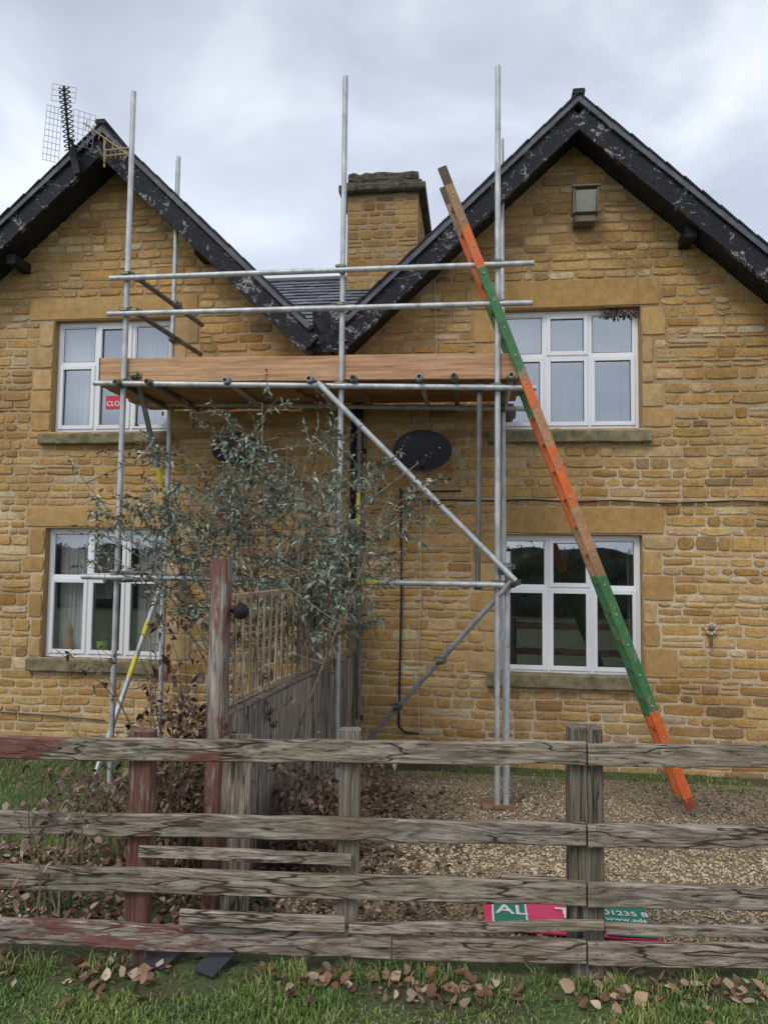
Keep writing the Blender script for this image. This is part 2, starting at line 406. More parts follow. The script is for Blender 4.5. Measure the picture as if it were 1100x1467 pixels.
lathe(so,x0+.22,WY+.165,z0+.03,[(.03,0),(.055,.05),(.045,.13),(.02,.2),(.025,.26),(.005,.34)],mi=0)
lathe(so,x0+.60,WY+.165,z0+.03,[(.04,0),(.06,.10),(.065,.14),(.0,.12)],mi=1)
M_or=plain('terracotta',(.48,.24,.10));M_gr=plain('lime_basket',(.36,.60,.06))
for i in range(60):
    a=U(0,6.28);r=U(.02,.12);p=Vector((x0+.60,WY+.17,z0+.15));q=p+Vector((r*math.cos(a),r*math.sin(a)*.3,U(.05,.22)))
    so.add([p,p+Vector((.008,0,0)),q],[(0,1,2)],2)
so.build('windowsill_ornaments',[M_or,M_gr,plain('houseplant_green',(.05,.12,.03))],house)
r=wrect(150,566,188,585,WY+.05)
cs=MB(); M_red=plain('red_print',(.60,.04,.05)); M_white=plain('white_print',(.8,.8,.8))
cs.add([(r[0],WY+.082,r[2]),(r[1],WY+.082,r[2]),(r[1],WY+.082,r[3]),(r[0],WY+.082,r[3])],[(0,1,2,3)])
closed=empty('closed_sign'); cs.build('sign_panel',[M_red],closed)
def text(s,loc,size,rot,mat,parent,name,ext=.0008,align='LEFT'):
    cu=bpy.data.curves.new(name,'FONT'); cu.body=s; cu.size=size; cu.extrude=ext; cu.offset=size*.012; cu.align_x=align; cu.materials.append(mat)
    o=bpy.data.objects.new(name,cu); o.location=loc; o.rotation_euler=rot; scene.collection.objects.link(o); o.parent=parent; return o
text('CLOSED',(r[0]+.01,WY+.080,r[2]+.035),.075,(rad(90),0,0),M_white,closed,'lettering')
sm=MB()
for (uL,vT,uR,vB) in ((55,620,243,634),(37,946,240,963),(700,616,933,632),(697,967,926,986)):
    a,b,c,d=wrect(uL,vT,uR,vB,WY-.07)
    sm.beam((a,WY+.02,(c+d)/2-.005),(b,WY+.02,(c+d)/2-.005),.20,d-c+.01,segs=12,jit=.004,ch=.012)
sm.build('window_sills',[M_sill],house)
sw=MB()
for X in (XL+.1,XR-.1): sw.add([(X,WY,-.2),(X,12.6,-.2),(X,12.6,roofz(X)-.06),(X,WY,roofz(X)-.06)],[(0,1,2,3)])
sw.add([(XL+.1,12.6,-.2),(XR-.1,12.6,-.2),(XR-.1,12.6,roofz(XR)-.06),(PRr.x,12.6,PRr.z-.06),(XV,12.6,roofz(XV)-.06),(PL.x,12.6,PL.z-.06),(XL+.1,12.6,roofz(XL)-.06)],[tuple(range(7))])
sw.build('side_walls',[M_side],house)
rf=MB(); bg=MB()
def arm(px,pz,ex,ez):
    p=Vector((px,0,pz));e=Vector((ex,0,ez)); d=(e-p).normalized(); n=Vector((-d.z,0,d.x)); 
    if n.z<0: n=-n
    y0=BY-.03;y1=12.8; t=.05
    q=[p,e,e-n*t*1.2,p-Vector((0,0,t*1.4))]
    vs=[(v.x,y0,v.z) for v in q]+[(v.x,y1,v.z) for v in q]
    rf.add(vs,[(0,1,2,3),(7,6,5,4),(0,4,5,1),(1,5,6,2),(2,6,7,3),(3,7,4,0)])
    L=(e-p).length; k=int(L/.22)
    for i in range(k):
        a=p+d*(i*.22); b=p+d*(i*.22+.235)
        bg.beam((a.x,BY+.03-U(0,.012),a.z+n.z*(.012+U(0,.008))),(b.x,BY+.03,b.z+n.z*.004),.13+U(0,.02),.022,up=n,mi=1,ch=.003)
    for (off,h,yy,th,mi) in ((.135,.20,BY+.02,.035,0),(.035,.05,BY-.012,.03,0),(.243,.03,BY+.004,.05,0)):
        a=p-Vector((0,0,off/abs(d.x)));b=e-Vector((0,0,off/abs(d.x)))
        bg.beam((a.x,yy,a.z),(b.x,yy,b.z),th,h,up=n,segs=14,jit=.003,mi=mi,ch=.004)
    a=p-Vector((0,0,.28));b=e-Vector((0,0,.28))
    bg.beam((a.x,(BY+WY)/2+.02,a.z),(b.x,(BY+WY)/2+.02,b.z),WY-BY-.02,.02,up=n,mi=2)
arm(PL.x,PL.z,XL-.15,roofz(XL-.15)); arm(PL.x,PL.z,VLt.x+.03,PL.z-sL*(VLt.x+.03-PL.x))
arm(PRr.x,PRr.z,VRt.x-.03,PRr.z-sR*(PRr.x-VRt.x+.03)); arm(PRr.x,PRr.z,XR+.15,roofz(XR+.15))
for P in (PL,PRr):
    bg.beam((P.x,BY-.05,P.z+.02),(P.x,12.8,P.z+.02),.12,.05,mi=1,ch=.02)
for (u,v) in ((986,338),(24,376),(290,362),(660,330)):
    q=on(u,v,7.3); bg.box(q.x-.05,q.x+.05,7.2,7.5,q.z-.05,q.z+.05,mi=2)
rf.build('roof_slabs',[M_slate],house); bg.build('bargeboards',[M_barge,M_black,M_black],house)
zr=on(440,404,9.7).z; zf=on(465,500,7.3).z
cr=MB(); M_slate2=simple('roof_slates',(.8,.8,.75),(1.2,1.2,1.25),10,rough=.55,attr=True,bs=.2)
sv=Vector((0,9.7-7.3,zr-zf)); Ls=sv.length; sv.normalize(); nrm=Vector((0,-sv.z,sv.y))
rows=int(Ls/.15)
for i in range(rows+1):
    x=-3.4
    while x<.8:
        w=.22; o=(i%2)*.11
        base=Vector((x+o,7.3,zf))+sv*(i*.15)
        if base.z+.12>roofz(base.x+w/2):
            a=base+nrm*(.030+U(0,.008));b=base+sv*.26+nrm*.004; k=U(.7,1.25)
            vs=[a,a+Vector((w-.006,0,0)),b+Vector((w-.006,0,0)),b,a-nrm*.01,a+Vector((w-.006,0,0))-nrm*.01]
            cr.add(vs,[(0,1,2,3),(4,5,1,0)],0,(.15*k,.16*k,.185*k))
            cr.add([base,base+Vector((w,0,0)),base+sv*.15+Vector((w,0,0)),base+sv*.15],[(0,1,2,3)],0,(.03,.03,.035))
        x+=w
xl_=PL.x+(PL.z-zr)/sL-.1; xr_=PRr.x-(PRr.z-zr)/sR+.1
cr.add([(xl_,9.7,zr-.01),(xr_,9.7,zr-.01),(xr_,12,zf),(xl_,12,zf)],[(0,1,2,3)],0,(.1,.1,.12))
cr.beam((xl_,9.7,zr+.02),(xr_,9.7,zr+.02),.14,.06,col=(.13,.13,.14),ch=.02)
cr.build('cross_roof_slates',[M_slate2],house)
vf=MB(); a=on(447,440,BY+.1);b=on(492,440,BY+.1);c=on(487,505,BY+.1);d=on(449,505,BY+.1)
n=8;vs=[]
for i in range(n+1):
    for j in range(n+1):
        p=(a.lerp(b,i/n)).lerp(d.lerp(c,i/n),j/n); p.y+=U(-.012,.012)-.03*math.sin(i/n*3.14); vs.append(p)
vf.add(vs,[(i*(n+1)+j,(i+1)*(n+1)+j,(i+1)*(n+1)+j+1,i*(n+1)+j+1) for i in range(n) for j in range(n)])
vf.build('valley_flashing',[M_barge],house)
CY=9.2
cx0,cx1,_,czt=wrect(497,272,598,430,CY); cz0=on(550,430,CY).z-.6
ch=MB(); cd=1.35
czt=on(548,278,CY).z
ch.add([(cx0,CY,cz0),(cx1,CY,cz0),(cx1,CY,czt),(cx0,CY,czt),(cx0,CY+cd,cz0),(cx1,CY+cd,cz0),(cx1,CY+cd,czt),(cx0,CY+cd,czt)],[(0,1,2,3),(1,5,6,2),(5,4,7,6),(4,0,3,7)],1,(1,1,1))
CM=.80
courses(ch,cx0,cx1,cz0,czt,lambda x,z,d:Vector((x,CY-d*.7,z)),hr=(.07,.13),wr=(.10,.28))
courses(ch,CY,CY+cd,cz0,czt,lambda x,z,d:Vector((cx1+d*.7,x,z)),hr=(.07,.13),wr=(.10,.28))
CM=1.0
ch.build('chimney_stack',[M_chst,M_mortar],house)
cc=MB()
zt=on(548,246,CY).z
cc.beam((cx0-.10,CY+cd/2,czt+.05),(cx1+.10,CY+cd/2,czt+.05),cd+.22,.10,segs=8,jit=.008,ch=.02)
cc.beam((cx0-.04,CY+cd/2,czt+.13),(cx1+.05,CY+cd/2,czt+.13),cd+.08,.07,segs=8,jit=.008,ch=.02)
cc.beam((cx0+.0,CY+cd/2,(czt+.16+zt)/2),(cx1-.0,CY+cd/2,(czt+.16+zt)/2),cd,zt-czt-.15,segs=12,jit=.014,ch=.04)
MP=[]
for k in range(300): MP.append(Vector((U(cx0+.02,cx1-.03),CY+U(.0,.10),zt-.03-U(0,.05))))
cc.build('chimney_cap',[M_moss],house)

# ------------------------------------------------------------ wall fittings
def dish(u,v,w,h,name='satellite_dish'):
    root=empty(name); c=on(u,v,WY-.34); mb=MB(); n=28;m=7;vs=[];fs=[]
    wx=w/FL*7.1/2; hz=h/FL*7.1/2
    for i in range(m+1):
        rr_=i/m
        for j in range(n):
            t=2*math.pi*j/n; x=rr_*wx*math.cos(t); z=rr_*hz*math.sin(t)
            vs.append((c.x+x,c.y+.07*(1-rr_**2)+z*.35+x*.12,c.z+z))
    for i in range(m):
        for j in range(n):
            q=(j+1)%n; fs.append((i*n+j,i*n+q,i*n+n+q,i*n+n+j))
    mb.add(vs,fs); rim=[Vector(vs[m*n+j]) for j in range(n)]+[Vector(vs[m*n])]
    mb.tube(rim,.006,6,caps=False)
    mb.tube([(c.x,c.y+.06,c.z),(c.x,WY-.06,c.z-.05),(c.x,WY-.02,c.z-.05)],.02,8)
    mb.box(c.x-.06,c.x+.06,WY-.04,WY-.02,c.z-.16,c.z+.06)
    mb.tube([(c.x,c.y+.05,c.z-hz*.95),(c.x+.02,c.y-.3,c.z-hz*.9)],.01,6,mi=1)
    mb.tube([(c.x+.02,c.y-.29,c.z-hz*.95),(c.x+.02,c.y-.27,c.z-hz*.4)],.025,8,mi=1)
    mb.build('dish_and_arm',[M_dish,M_black],root,True)
M_dish=plain('dark_grey_dish',(.035,.038,.046),.6)
dish(605,645,84,62); dish(337,642,68,50)
fl=empty('floodlight'); mb=MB(); c=on(837,290,WY-.16)
M_fl=plain('weathered_bronze',(.14,.12,.085),.6); M_lens=plain('floodlight_lens',(.36,.36,.31),.15)
hw=.125
mb.beam((c.x-hw,c.y,c.z),(c.x+hw,c.y,c.z),.12,.26,up=(0,-.35,1),ch=.02)
mb.beam((c.x-hw+.025,c.y-.07,c.z-.02),(c.x+hw-.025,c.y-.07,c.z-.02),.02,.20,up=(0,-.35,1),mi=1,ch=.004)
for s in (-1,1):
    mb.beam((c.x+s*(hw-.01),c.y-.075,c.z-.14),(c.x+s*(hw-.01),c.y-.10,c.z+.11),.022,.03,up=(0,1,0))
mb.beam((c.x-hw-.01,c.y-.105,c.z+.115),(c.x+hw+.01,c.y-.105,c.z+.115),.05,.02)
mb.box(c.x-.10,c.x+.10,c.y-.02,WY-.02,c.z-.20,c.z-.14)
mb.tube([(c.x,c.y,c.z-.1),(c.x,WY-.02,c.z-.17)],.02,8)
mb.build('housing_and_lens',[M_fl,M_lens],fl)
dp=empty('drainpipe'); mb=MB(); a=on(512,590,WY-.07);b=on(512,1050,WY-.07)
xp=(a.x+b.x)/2
mb.tube([(xp,WY-.07,a.z+.55),(xp,WY-.07,.0)],.035,12)
mb.beam((xp-.07,WY-.03,a.z+.55),(xp-.07,WY-.03,.0),.03,.05,up=(1,0,0),mi=1)
for z in (.4,1.3,2.2,3.1): mb.tube([(xp,WY-.07,z),(xp,WY-.07,z+.07)],.045,12); mb.box(xp-.07,xp+.07,WY-.04,WY-.02,z,z+.05)
mb.build('pipe',[M_black,M_barge],dp,True)
cb=empty('wall_cable'); mb=MB(); M_cab=plain('black_cable',(.015,.015,.015),.5); M_wc=plain('pale_cable',(.50,.44,.34),.6)
pts=[on(u,v+random.uniform(-1,1),WY-.03) for u,v in ((572,700),(585,712),(612,718),(640,716),(700,717),(760,716),(820,719),(880,717),(950,722),(1010,720),(1060,717),(1110,720),(1180,722))]
mb.tube(pts,.008,6)
mb.tube([on(574,700,WY-.035),on(575,850,WY-.035),on(571,1040,WY-.035)],.012,6)
mb.tube([on(571,1040,WY-.035),on(580,1049,WY-.05),on(600,1051,WY-.06)],.012,6)
mb.tube([on(603,660,WY-.035),on(602,720,WY-.035),on(603,850,WY-.035),on(598,940,WY-.035),on(600,1040,WY-.035)],.005,6,mi=1)
mb.tube([on(622,400,WY-.03),on(624,450,WY-.03),on(626,500,WY-.03)],.005,6,mi=1)
mb.tube([on(575,706,WY-.03),on(620,704,WY-.03),on(660,703,WY-.03)],.008,6)
mb.tube([on(0,1020,WY-.03),on(60,1024,WY-.03),on(150,1032,WY-.03)],.006,6)
mb.build('cable_runs',[M_cab,M_wc],cb,True)
wo=empty('wall_ornament'); mb=MB(); c=on(1018,901,WY-.05)
for k in range(8):
    t=k*math.pi/4; a=c+Vector((math.cos(t),0,math.sin(t)))*.045
    lathe(mb,a.x,a.y,a.z-.0,[(0.001,-.018),(.016,-.01),(.018,0),(.016,.01),(.001,.018)],8,0)
lathe(mb,c.x,c.y,c.z,[(0.001,-.02),(.02,0),(.001,.02)],8,1)
mb.beam((c.x,c.y+.01,c.z-.04),(c.x,c.y+.01,c.z-.17),.03,.015,up=(0,1,0),mi=1)
mb.build('flower',[plain('pale_petals',(.5,.46,.36)),plain('rusty_metal',(.16,.1,.06))],wo)
M_al=plain('aluminium_rod',(.28,.29,.31),.4,.6)
ta=empty('tv_antenna'); mb=MB()
P=lambda u,v,y=7.0: on(u,v,y)
mb.tube([P(114,252,7.1),P(103,200,7.05)],.018,8,mi=1)
mb.beam(P(104,212),P(112,250),.05,.07,mi=1)
mb.tube([P(101,222),P(92,124)],.014,8,mi=1)
for i in range(13):
    v=128+i*7; u=92+i*.7
    mb.tube([P(u-8,v-2,6.9),P(u+9,v+3,6.9)],.006,5,mi=1); mb.tube([P(u-7,v+4,6.9),P(u+8,v-3,6.9)],.006,5,mi=1)
def grid(c00,c10,c11,c01,nu,nv):
    for i in range(nu+1):
        t=i/nu; mb.tube([c00.lerp(c10,t),c01.lerp(c11,t)],.0026,4)
    for i in range(nv+1):
        t=i/nv; mb.tube([c00.lerp(c01,t),c10.lerp(c11,t)],.0026,4)
grid(P(68,150,6.9),P(90,156,7.1),P(84,234,7.1),P(61,228,6.9),4,9)
grid(P(106,156,7.1),P(138,166,6.85),P(132,214,6.85),P(104,206,7.1),4,6)
grid(P(76,120,6.9),P(110,126,7.1),P(108,148,7.1),P(74,144,6.9),3,3)
mb.build('grid_reflector',[M_al,M_black],ta)
ya=empty('yagi_antenna'); mb=MB()
mb.tube([P(120,176),P(184,222)],.008,6)
for i in range(7):
    t=i/6; p=P(124,179).lerp(P(182,221),t); q=Vector((.02,0,.13-.01*i)); mb.tube([p-q*.45,p+q*.45],.004,5)
mb.tube([P(150,216),P(186,212)],.010,6); mb.tube([P(150,224),P(184,220)],.010,6)
for i in range(5): mb.tube([P(152+7*i,213),P(152+7*i,227)],.004,5)
mb.tube([P(150,198),P(150,240)],.01,6); mb.tube([P(150,232,6.98),P(150,232,7.13)],.012,6)
mb.build('boom_and_elements',[plain('brass_rod',(.38,.31,.15),.5,.3)],ya)

# ------------------------------------------------------------ scaffolding
sc=empty('scaffolding'); tb=MB(); cp=MB(); bd=MB()
TR=.0242; SY=6.25
def T(u0,v0,y0,u1,v1,y1,mi=0,r=TR): 
    a=on(u0,v0,y0);b=on(u1,v1,y1); tb.tube([a,b],r,12,mi); return a,b
def stand(u0,v0,u1,v1,Y,mi=0,zb=.02):
    a=on(u0,v0,Y);b=on(u1,v1,Y); d=(b-a); t=(zb-a.z)/d.z; b=a+d*t
    tb.tube([a,b],TR,12,mi); 
    bd.beam((b.x,Y,0.02),(b.x,Y,-.0),.13,.13,up=(0,1,0),mi=1) ; return a,b
SLf=stand(192,132,160,1055,SY); SMf=stand(495,110,482,1050,SY); SRf=stand(713,95,712,1140,SY)
stand(256,225,230,1010,7.22); stand(718,200,721,700,7.22)
stand(727,790,725,1145,SY,0)
T(687,515,6.36,684,842,6.36,1)
T(515,600,7.1,513,1030,7.1,1)
G=SY-.05
for (u0,v0,u1,v1) in ((158,399,765,377),(155,450,762,434),(135,549,768,556),(118,826,722,838)): T(u0,v0,G,u1,v1,G)
T(195,578,7.17,772,586,7.17,0)
T(188,392,SY+.03,290,466,7.38,1); T(186,442,SY+.03,288,508,7.38,1)
T(160,820,SY+.05,262,826,7.4,0); T(150,832,SY+.08,300,826,7.35,1)
zled=on(480,553,G).z
for u in (165,210,322,442,505,600,650,732):
    a=on(u,549,SY-.14); tb.tube([(a.x,SY-.14,zled+.05),(a.x+.0,7.35,zled+.05)],TR,12,0 if u in(322,442,600,732) else 1)
    tb.tube([(a.x,SY-.1405,zled+.05),(a.x,SY-.142,zled+.05)],.019,10,3)  # black disc on the capped end paints the shade inside an open tube
    cp.tube([(a.x,SY-.08,zled+.05),(a.x,SY-.02,zled+.05)],.036,8)
T(455,548,G-.06,738,832,G-.06,0); T(735,830,G-.05,524,1064,7.3,0)
T(195,530,SY+.08,266,846,7.1,1); T(233,832,7.1,131,1128,6.22,0)
def tape(u0,v0,y0,u1,v1,y1): tb.tube([on(u0,v0,y0),on(u1,v1,y1)],TR+.0015,12,2,caps=False)
tape(489,833.6,G,541,834.5,G)
a=on(195,530,SY+.08);b=on(266,846,7.1); tb.tube([a.lerp(b,.42),a.lerp(b,.55)],TR+.0015,12,2)
a=on(233,832,7.1);b=on(131,1128,6.22); tb.tube([a.lerp(b,.22),a.lerp(b,.30)],TR+.0015,12,2); tb.tube([a.lerp(b,.40),a.lerp(b,.5)],TR+.0015,12,2)
tb.tube([on(514,705,7.1),on(514,755,7.1)],TR+.0015,12,2)
def coupler(u,v,Y,ax=(0,0,1)):
    p=on(u,v,Y); a=Vector(ax)
    cp.tube([p-a*.028,p+a*.028],.034,10)
    q=p+Vector((0,-.035,0)); cp.tube([q-Vector((.03,0,0)),q+Vector((.03,0,0))],.034,10)
    cp.tube([p+Vector((.045,-.05,-.01)),p+Vector((.045,.03,-.01))],.010,6)
    cp.tube([p+Vector((-.045,-.045,.02)),p+Vector((-.045,.03,.02))],.010,6)
    cp.beam(p+Vector((.02,-.02,.0)),p+Vector((.06,-.02,.0)),.03,.045)
for (u,v) in ((184,396),(182,448),(178,549),(168,823),(490,386),(489,440),(488,552),(485,831),(713,379),(713,434),(712,555),(712,836)): coupler(u,v,SY)
for (u,v,y) in ((199,399,6.3),(196,448,6.3),(253,437,7.2),(250,487,7.2),(240,826,7.2),(463,556,G),(722,818,G),(735,834,G),(196,540,6.3),(727,812,SY),(727,838,SY),(687,556,6.36),(684,838,6.3),(630,946,6.6),(568,1012,7.0),(718,586,7.2)): coupler(u,v,y)
bl=on(140,549,SY+.02).x; brx=on(742,545,SY+.02).x; zp=zled+.05+TR+.022
y=SY+.072
for i in range(5):
    y0=y+i*.228
    k=.70+U(-.08,.08)
    bd.beam((bl+U(-.08,.02),y0+.11,zp),((bl+brx)/2-.15+U(-.1,.1),y0+.11,zp),.222,.038,mi=0,col=(k,k*.92,k*.85),segs=5,jit=.002)
    bd.beam(((bl+brx)/2-.3,y0+.11,zp+.04),(brx+U(-.03,.12),y0+.11,zp+.04),.222,.038,mi=0,col=(k,k*.92,k*.85),segs=5,jit=.002)
a=on(141,529,SY-.005);b=on(487,526,SY-.005); bd.beam((a.x,SY+.045,a.z),(b.x+.02,SY+.045,b.z),.038,.222,segs=6,jit=.002,ch=.005,col=(1.03,1.0,.96))
c=on(497,525,SY-.005);d=on(742,523,SY-.005); bd.beam((c.x-.03,SY+.036,c.z),(d.x,SY+.036,d.z),.038,.222,segs=6,jit=.002,ch=.005,col=(.97,.90,.88))
bd.beam((a.x+.02,SY+.07,a.z-.01),(a.x+.02,7.3,a.z-.01),.038,.222,segs=4,jit=.002,col=(.8,.8,.8))
for X,zc in ((a.x-.004,a.z),(d.x+.004,d.z)): bd.beam((X,SY+.042,zc-.112),(X,SY+.042,zc+.112),.012,.042,up=(0,1,0),mi=1)
bd.beam((SRf[1].x-.12,SY,.015),(SRf[1].x+.14,SY+.02,.015),.20,.035,mi=0,col=(.42,.38,.36),segs=3,jit=.004)
bd.beam((SRf[1].x-.13,SY-.09,.03),(SRf[1].x-.04,SY-.07,.03),.07,.045,mi=2,segs=3,jit=.006,ch=.012)
tb.build('tubes',[M_tube,M_oldtube,M_tape,M_black],sc,True); cp.build('couplers',[M_coup],sc); bd.build('boards',[M_board,plain('hoop_iron',(.14,.11,.09)),simple('broken_brick',(.14,.075,.05),(.28,.17,.12),30)],sc)

# ------------------------------------------------------------ ladder
ld=empty('ladder'); mb=MB()
def ladm():
    t=NT('painted_ladder'); c=t.mix(1.0,t.attr(),t.ramp(t.noise(22,4),[(.3,.72),(.7,1.15)]),'MULTIPLY')
    c=t.mix(t.ramp(t.noise(16,5,(1,1,.5),.75),[(.57,0),(.62,.8)]),c,(.30,.21,.14)); return t.fin(c,.6)
M_lad=ladm()
LY=6.30; top=on(633,240,LY-.12); bot=on(990,1158,LY-.12)
WD=(.34,.19,.10);OR=(.70,.15,.03);GR=(.05,.18,.06);OW=(.46,.24,.11)
segs=[(0,.03,(.08,.05,.03)),(.03,.10,WD),(.10,.17,OR),(.17,.34,GR),(.34,.355,WD),(.355,.40,OR),(.40,.46,OW),(.46,.55,OR),(.55,.62,OW),(.62,.66,WD),(.66,.86,GR),(.86,.905,OR),(.905,.93,WD),(.93,.985,OR),(.985,1.0,(.3,.06,.03))]
segb=[(0,.03,(.08,.05,.03)),(.03,.09,WD),(.09,.20,OR),(.20,.30,GR),(.30,.345,(.3,.10,.04)),(.345,.40,GR),(.40,.58,OR),(.58,.66,OW),(.66,.88,GR),(.88,1.0,OR)]
dirv=(bot-top)
upn=Vector((dirv.z,0,-dirv.x)).normalized()
for off,sg in ((0,segs),(.34,segb)):
    o=Vector((0,off,0)); t2=top+o;b2=bot+o
    for (s0,s1,c) in sg:
        mb.beam(t2+(b2-t2)*s0,t2+(b2-t2)*s1,.03,.078,up=upn,col=c,ch=.006)
for k in range(1,22):
    t=k/22.3; p=top+dirv*t
    mb.tube([p+Vector((0,-.012,0)),p+Vector((0,.35,0))],.015,8,col=(.35,.2,.1))
    mb.tube([p+Vector((0,-.022,0)),p+Vector((0,-.014,0))],.008,8,col=(.45,.42,.36))
mb.build('stiles_and_rungs',[M_lad],ld)

# ------------------------------------------------------------ front fence
ff=empty('wooden_fence'); mb=MB()
def rail(u0,t0,b0,u1,t1,b1,off=0.0,th=.034,j=.005,kc=None):
    a=onF(u0,(t0+b0)/2,off);b=onF(u1,(t1+b1)/2,off)
    h=((onF(u0,t0,off)-onF(u0,b0,off)).length+(onF(u1,t1,off)-onF(u1,b1,off)).length)/2
    k=kc or U(.90,1.12)
    mb.beam(a,b,th,h,segs=max(3,int((b-a).length/.22)),jit=j,ch=.006,col=(k,k*U(.96,1.0),k*U(.92,.98)))
rail(-420,1046,1078,-120,1052,1084)
rail(-118,1054,1086,838,1063,1095); rail(841,1065,1097,1500,1072,1104)
rail(-118,1158,1190,838,1179,1211); rail(841,1181,1213,1500,1188,1220)
rail(-118,1234,1268,838,1262,1297); rail(841,1264,1299,1500,1282,1316)
rail(-118,1308,1346,560,1338,1372); rail(562,1340,1373,838,1346,1380); rail(841,1348,1382,1500,1362,1395)
rail(200,1211,1228,503,1224,1240,.0,.03,kc=1.15); rail(258,1303,1326,494,1312,1335,-.037,.03,kc=1.15)
rail(500,1322,1337,864,1318,1333,-.034,.03,kc=1.2); rail(866,1322,1338,1180,1328,1344,.02,.03)
def post(uc,vt,w,off,mi,jit=.004,k=.8):
    p=onF(uc,vt,off); mb.beam((p.x,p.y,-.05),(p.x,p.y,p.z),w,w*.8,up=(FN.x,FN.y,0),segs=5,jit=jit,ch=.01,mi=mi,col=(k,k,k*.95))
post(836,1041,.16,.088,1,k=.66); post(502,1044,.105,.065,1); post(207,1046,.115,.07,2); post(-300,1040,.12,.07,1); post(1340,1050,.12,.07,1)
for u in (838,842,500,207):
    for v in (1078,1195,1280,1360):
        for dv in (-8,8):
            p=onF(u+(-12 if u==838 else 12 if u==842 else 0),v+dv,-.019); mb.tube([p,p-FN*.003],.004,6,mi=3)
mb.build('rails_and_posts',[M_rail,M_post,M_redpost,M_coup],ff)

# ------------------------------------------------------------ divider fence
gf=empty('garden_fence'); mb=MB()
A=Vector((-1.47,4.20,0));B=Vector((-1.16,7.40,0)); dv=(B-A).normalized(); nv=Vector((dv.y,-dv.x,0))
def gp(s,z,o=0): return A+dv*s+nv*o+Vector((0,0,z))
L=(B-A).length
mb.beam(gp(0,-.05),gp(0,2.0),.10,.10,up=nv,mi=1,segs=6,jit=.003,ch=.008)
for s,zt2 in ((1.75,1.80),(3.15,1.8)): mb.beam(gp(s,-.05),gp(s,zt2),.09,.09,up=nv,mi=0,segs=4,jit=.003)
s=.06
while s<L-.05:
    k=U(.75,1.15); mb.beam(gp(s+.05,.06,.02+U(0,.008)),gp(s+.05,1.08,.02+U(0,.008)),.112,.016,up=nv,mi=0,col=(k,k,k),ch=.002); s+=.1
for z in (.25,.95): mb.beam(gp(.05,z,-.02),gp(L,z,-.02),.04,.07,mi=0,segs=3)
mb.beam(gp(.05,1.10,.01),gp(L,1.12,.01),.07,.03,mi=2,segs=6,jit=.002)
TC=(1.45,1.32,1.05)
for (s0,s1) in ((.08,1.70),(1.80,3.1)):
    for z in (1.14,1.77): mb.beam(gp(s0,z),gp(s1,z),.03,.04,mi=2,col=TC)
    for s_ in (s0+.01,s1-.01): mb.beam(gp(s_,1.13),gp(s_,1.78),.035,.035,up=nv,mi=0,col=TC)
    n=int((s1-s0)/.115)
    for i in range(1,n): mb.beam(gp(s0+(s1-s0)*i/n,1.13,.012),gp(s0+(s1-s0)*i/n,1.78,.012),.030,.012,up=nv,mi=0,col=TC,ch=.002)
    for i in range(1,5): z=1.14+.63*i/5; mb.beam(gp(s0,z,-.004),gp(s1,z,-.004),.012,.030,mi=2,col=TC,ch=.002)
mb.beam(Vector((-1.33,4.15,.02)),Vector((-1.345,4.18,1.0)),.17,.02,up=(0,1,0),mi=0,col=(1.0,.98,.95),segs=4,jit=.003)
mb.build('panels_and_trellis',[M_post,M_redpost,M_rail],gf)
bl_=empty('garden_lantern'); mb=MB(); c=gp(.02,1.70,.12)
lathe(mb,c.x,c.y,c.z,[(.001,-.05),(.035,-.04),(.048,-.01),(.045,.015),(.02,.04),(.001,.05)],14)
mb.tube([c,gp(.02,1.70,.03)],.008,6); mb.build('lantern_body',[M_black],bl_,True)

# ------------------------------------------------------------ ground & gravel
def groundm():
    t=NT('grass_and_soil'); n=t.noise(1.6,5); c=t.ramp(n,[(.35,(.085,.065,.04)),(.5,(.09,.115,.04)),(.7,(.095,.145,.045))])
    f=t.noise(35,4); c=t.mix(1.0,c,t.ramp(f,[(.3,.5),(.7,1.3)]),'MULTIPLY'); t.bump(f,.8,.03); return t.fin(c,.95)
g=MB(); g.add([(-150,-150,0),(150,-150,0),(150,150,0),(-150,150,0)],[(0,1,2,3)]); g.build('ground',[groundm()])
def gravm():
    t=NT('gravel_bed'); v=t.voro(55)
    s=t.ramp(t.noise(70,4),[(.3,(.18,.135,.085)),(.5,(.34,.27,.18)),(.7,(.50,.42,.32))])
    s=t.mix(t.ramp(t.noise(1.2,5),[(.45,0),(.65,.5)]),s,(.16,.12,.075))
    s=t.mix(1.0,s,t.ramp(v,[(.0,1.1),(.5,.6)]),'MULTIPLY'); t.bump(v,-.9,.02); return t.fin(s,.95)
gr=empty('gravel'); g=MB(); g.add([(-1.15,3.95,.004),(4.6,4.5,.004),(4.6,7.2,.004),(-1.05,7.2,.004)],[(0,1,2,3)]); g.build('gravel_bed',[gravm()],gr)
phi=(1+5**.5)/2
ico=np.array([(-1,phi,0),(1,phi,0),(-1,-phi,0),(1,-phi,0),(0,-1,phi),(0,1,phi),(0,-1,-phi),(0,1,-phi),(phi,0,-1),(phi,0,1),(-phi,0,-1),(-phi,0,1)])/1.9
icf=np.array([(0,11,5),(0,5,1),(0,1,7),(0,7,10),(0,10,11),(1,5,9),(5,11,4),(11,10,2),(10,7,6),(7,1,8),(3,9,4),(3,4,2),(3,2,6),(3,6,8),(3,8,9),(4,9,5),(2,4,11),(6,2,10),(8,6,7),(9,8,1)])
N=26000
px=rng.uniform(-1.12,3.9,N*2); py=3.95+rng.beta(1.1,1.6,N*2)*3.25
keep=(py>3.95+.09*(px+1)); px=px[keep][:N];py=py[keep][:N];N=len(px)
r=rng.uniform(.006,.013,N)*(1+.5*(rng.random(N)<.06))
